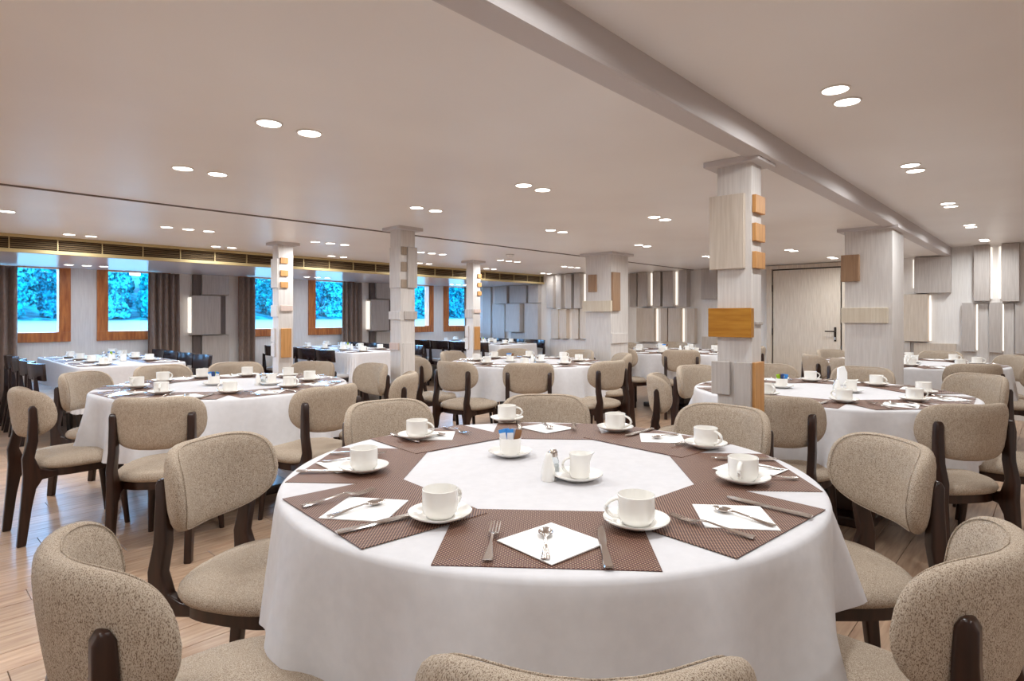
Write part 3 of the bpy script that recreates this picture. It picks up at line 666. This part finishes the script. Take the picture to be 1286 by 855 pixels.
# ---------------------------------------------------------------- window tables
def rect_table(a0, nm, k):
    a1, b0, b1 = a0+.98, 6.75, 8.88; ca, cb = (a0+a1)/2, (b0+b1)/2; hx, hy = (a1-a0)/2, (b1-b0)/2
    t = tag(empty('window_table', (ca, cb, 0)), 'dark wooden legs and top under the cloth of the %s' % nm, 'table')
    MB().box(-hx+.05, hx-.05, -hy+.05, hy-.05, .715, .749).build('tabletop', 'blackwood', t)
    for sx_ in (-1, 1):
        for sy_ in (-1, 1): MB().box(sx_*(hx-.12)-.03, sx_*(hx-.12)+.03, sy_*(hy-.12)-.03, sy_*(hy-.12)+.03, 0, .715).build('leg', 'blackwood', t, bevel=.004)
    n = 220; vs = []; rnd = smooth_noise(4, k+90); per = []
    rc = .05
    L_ = 4*(hx+hy)
    def per_pt(s):  # rounded rectangle
        q = s*2*pi; x, y = super_pt(q, 14); return x*hx, y*hy
    rings = [(.97, .752, 0), (.995, .751, 0), (1.0, .745, 0), (1.002, .735, 0)]+[(1.0, None, j/8) for j in range(1, 9)]
    vs.append((0, 0, .752))
    for sc, z, tt in rings:
        for i in range(n):
            x, y = per_pt(i/n); w_ = rnd(2*pi*i/n*2)
            if z is None:
                corner = (abs(x)/hx*abs(y)/hy)**6; o_ = (.015*tt+.028*tt*max(-.4, w_)+.05*tt*corner); d = Vector((x/hx, y/hy, 0)).normalized()
                vs.append((x+d.x*o_, y+d.y*o_, .735-.42*tt))
            else: vs.append((x*sc, y*sc, z))
    fs = [(0, 1+i, 1+(i+1) % n) for i in range(n)]
    for q in range(len(rings)-1):
        for i in range(n): j = (i+1) % n; fs.append((1+q*n+i, 1+(q+1)*n+i, 1+(q+1)*n+j, 1+q*n+j))
    c = MB().add(vs, fs).build('tablecloth', 'cloth', None, (ca, cb, 0), smooth=True, angle=70); tag(c, 'long white cloth draped over the %s' % nm, 'tablecloth')
    pos = ['nearest', 'second', 'third', 'farthest']
    for side, sx_ in (('left', -1), ('right', 1)):
        for j in range(4):
            y = b0+.3+j*.5; x = ca+sx_*(hx-.19); pl = 'at the %s %s seat of the %s' % (pos[j], side, nm)
            dark_p.put((ca+sx_*(hx+.06), y, 0), R_(90 if sx_ > 0 else -90), 'dark wooden low-backed chair '+pl, 'dark chairs at the '+nm)
            rz = R_(90 if sx_ > 0 else -90)
            mat_p.put((ca+sx_*(hx-.2), y, TZ), rz, 'woven placemat '+pl, 'placemats on the '+nm)
            napkin_p.put((ca+sx_*(hx-.15), y-.02, TZ+.002), rz, 'white napkin '+pl, 'napkins on the '+nm)
            saucer_p.put((x-sx_*.06, y+sx_*.15, TZ+.002), 0, 'white saucer '+pl, 'saucers on the '+nm)
            cup_p.put((x-sx_*.06, y+sx_*.15, TZ+.0092), j*1.7+sx_, 'white coffee cup '+pl, 'cups on the '+nm)
            fork_p.put((ca+sx_*(hx-.14), y-sx_*.12, TZ+.003), rz, 'steel fork '+pl, 'forks on the '+nm)
            knife_p.put((ca+sx_*(hx-.14), y+sx_*.12, TZ+.003), rz, 'steel knife '+pl, 'knives on the '+nm)
    x, y = ca, cb-.15
    saucer_p.put((x, y, TZ), 0, 'white saucer under the sugar bowl on the %s' % nm, 'saucers under sugar bowls')
    sug_p.put((x, y, TZ+.0072), 0, 'white sugar bowl full of paper sachets on the %s' % nm, 'sugar bowls')
    sachets(x, y, TZ+.0072, nm, ('paper_white', 'paper_blue', 'paper_green', 'paper_navy', 'paper_white'))
    jug_p.put((x+.05, y-.25, TZ), 0, 'small white creamer jug on the %s' % nm, 'creamer jugs')
    sal_p.put((x-.06, y-.2, TZ), 0, 'white tapered salt shaker on the %s' % nm, 'salt shakers')
    pep_p.put((x-.03, y+.2, TZ), 0, 'glass pepper shaker with metal lid on the %s' % nm, 'pepper shakers')
rect_table(1.27, 'left window table', 0)
rect_table(4.22, 'middle window table', 1)
rect_table(7.0, 'far window table', 2)

# ---------------------------------------------------------------- outside: river, bank, trees
vs = []; W_ = MB().add([(-60, WB+.5, .42), (420, WB+.5, .42), (420, 125, .42), (-60, 125, .42), (-60, WB+.5, .1), (420, WB+.5, .1), (420, 125, .1), (-60, 125, .1)], [(0, 1, 2, 3), (7, 6, 5, 4), (0, 4, 5, 1), (1, 5, 6, 2), (2, 6, 7, 3), (3, 7, 4, 0)])
struct(W_.build('river_water', 'water'))
bk = MB(); nn = 60; vs = []; fs = []
for j, (y, z) in enumerate([(118, .3), (121, .9), (128, 2.2), (150, 7.0), (175, 11.5), (230, 13)]):
    for i in range(nn+1): vs.append((-60+480*i/nn, y+1.2*sin(i*1.3), z+(.3*sin(i*.9+j) if j else 0)))
for j in range(4):
    for i in range(nn): fs.append((j*(nn+1)+i, j*(nn+1)+i+1, (j+1)*(nn+1)+i+1, (j+1)*(nn+1)+i))
struct(bk.add(vs, fs).build('river_bank', 'bank', smooth=True))
def crown(seed):
    rnd = random.Random(seed); bm = bmesh.new()
    for q in range(12):
        t = rnd.uniform(0, 6.28); rr = rnd.uniform(0, 2.0) if q > 3 else rnd.uniform(.8, 2.2); z = rnd.uniform(1.6, 8.2) if q > 3 else rnd.uniform(.7, 1.6); s = rnd.uniform(1.3, 2.3)*(1-.05*abs(z-5))
        r = bmesh.ops.create_icosphere(bm, subdivisions=4, radius=s, matrix=Matrix.Translation((rr*cos(t), rr*sin(t), z)))
        for v in r['verts']:
            c = Vector((rr*cos(t), rr*sin(t), z)); d = (v.co-c).normalized()
            v.co += d*(.55*mnoise.noise(v.co*1.3)+.45*mnoise.noise(v.co*3.1)+rnd.uniform(-.10, .10))
    me = bpy.data.meshes.new('crown'); bm.to_mesh(me); bm.free(); me.materials.append(M['leaf%d' % (seed % 3)]); return me
trunk_me = MB().tube([(0, 0, 0), (.1, 0, 2), (0, .1, 5)], [.3, .22, .1], 8).mesh('trunk', 'bark', smooth=True)
crowns = [crown(s_) for s_ in range(6)]
rt = random.Random(5)
k_ = 0
for row in range(3):
    for i in range(26):
        x = 14+row*3.1+i*7.2+rt.uniform(-.3, .3); y = 123+row*11+rt.uniform(-.4, .4); s_ = .86+rt.uniform(-.05, .05)
        t = tag(empty('riverside_tree', (x, y, .7+row*1.5), rt.uniform(0, 6.28)), 'bluish green leafy tree in the %s row on the far river bank' % ['front', 'middle', 'back'][row], 'tree', 'trees in the %s row on the far river bank' % ['front', 'middle', 'back'][row])
        t.scale = (s_*1.12, s_*1.12, s_*(1.3+.22*row)*rt.uniform(.9, 1.15)); place(crowns[k_ % 6], 'crown', t); place(trunk_me, 'trunk', t); k_ += 1
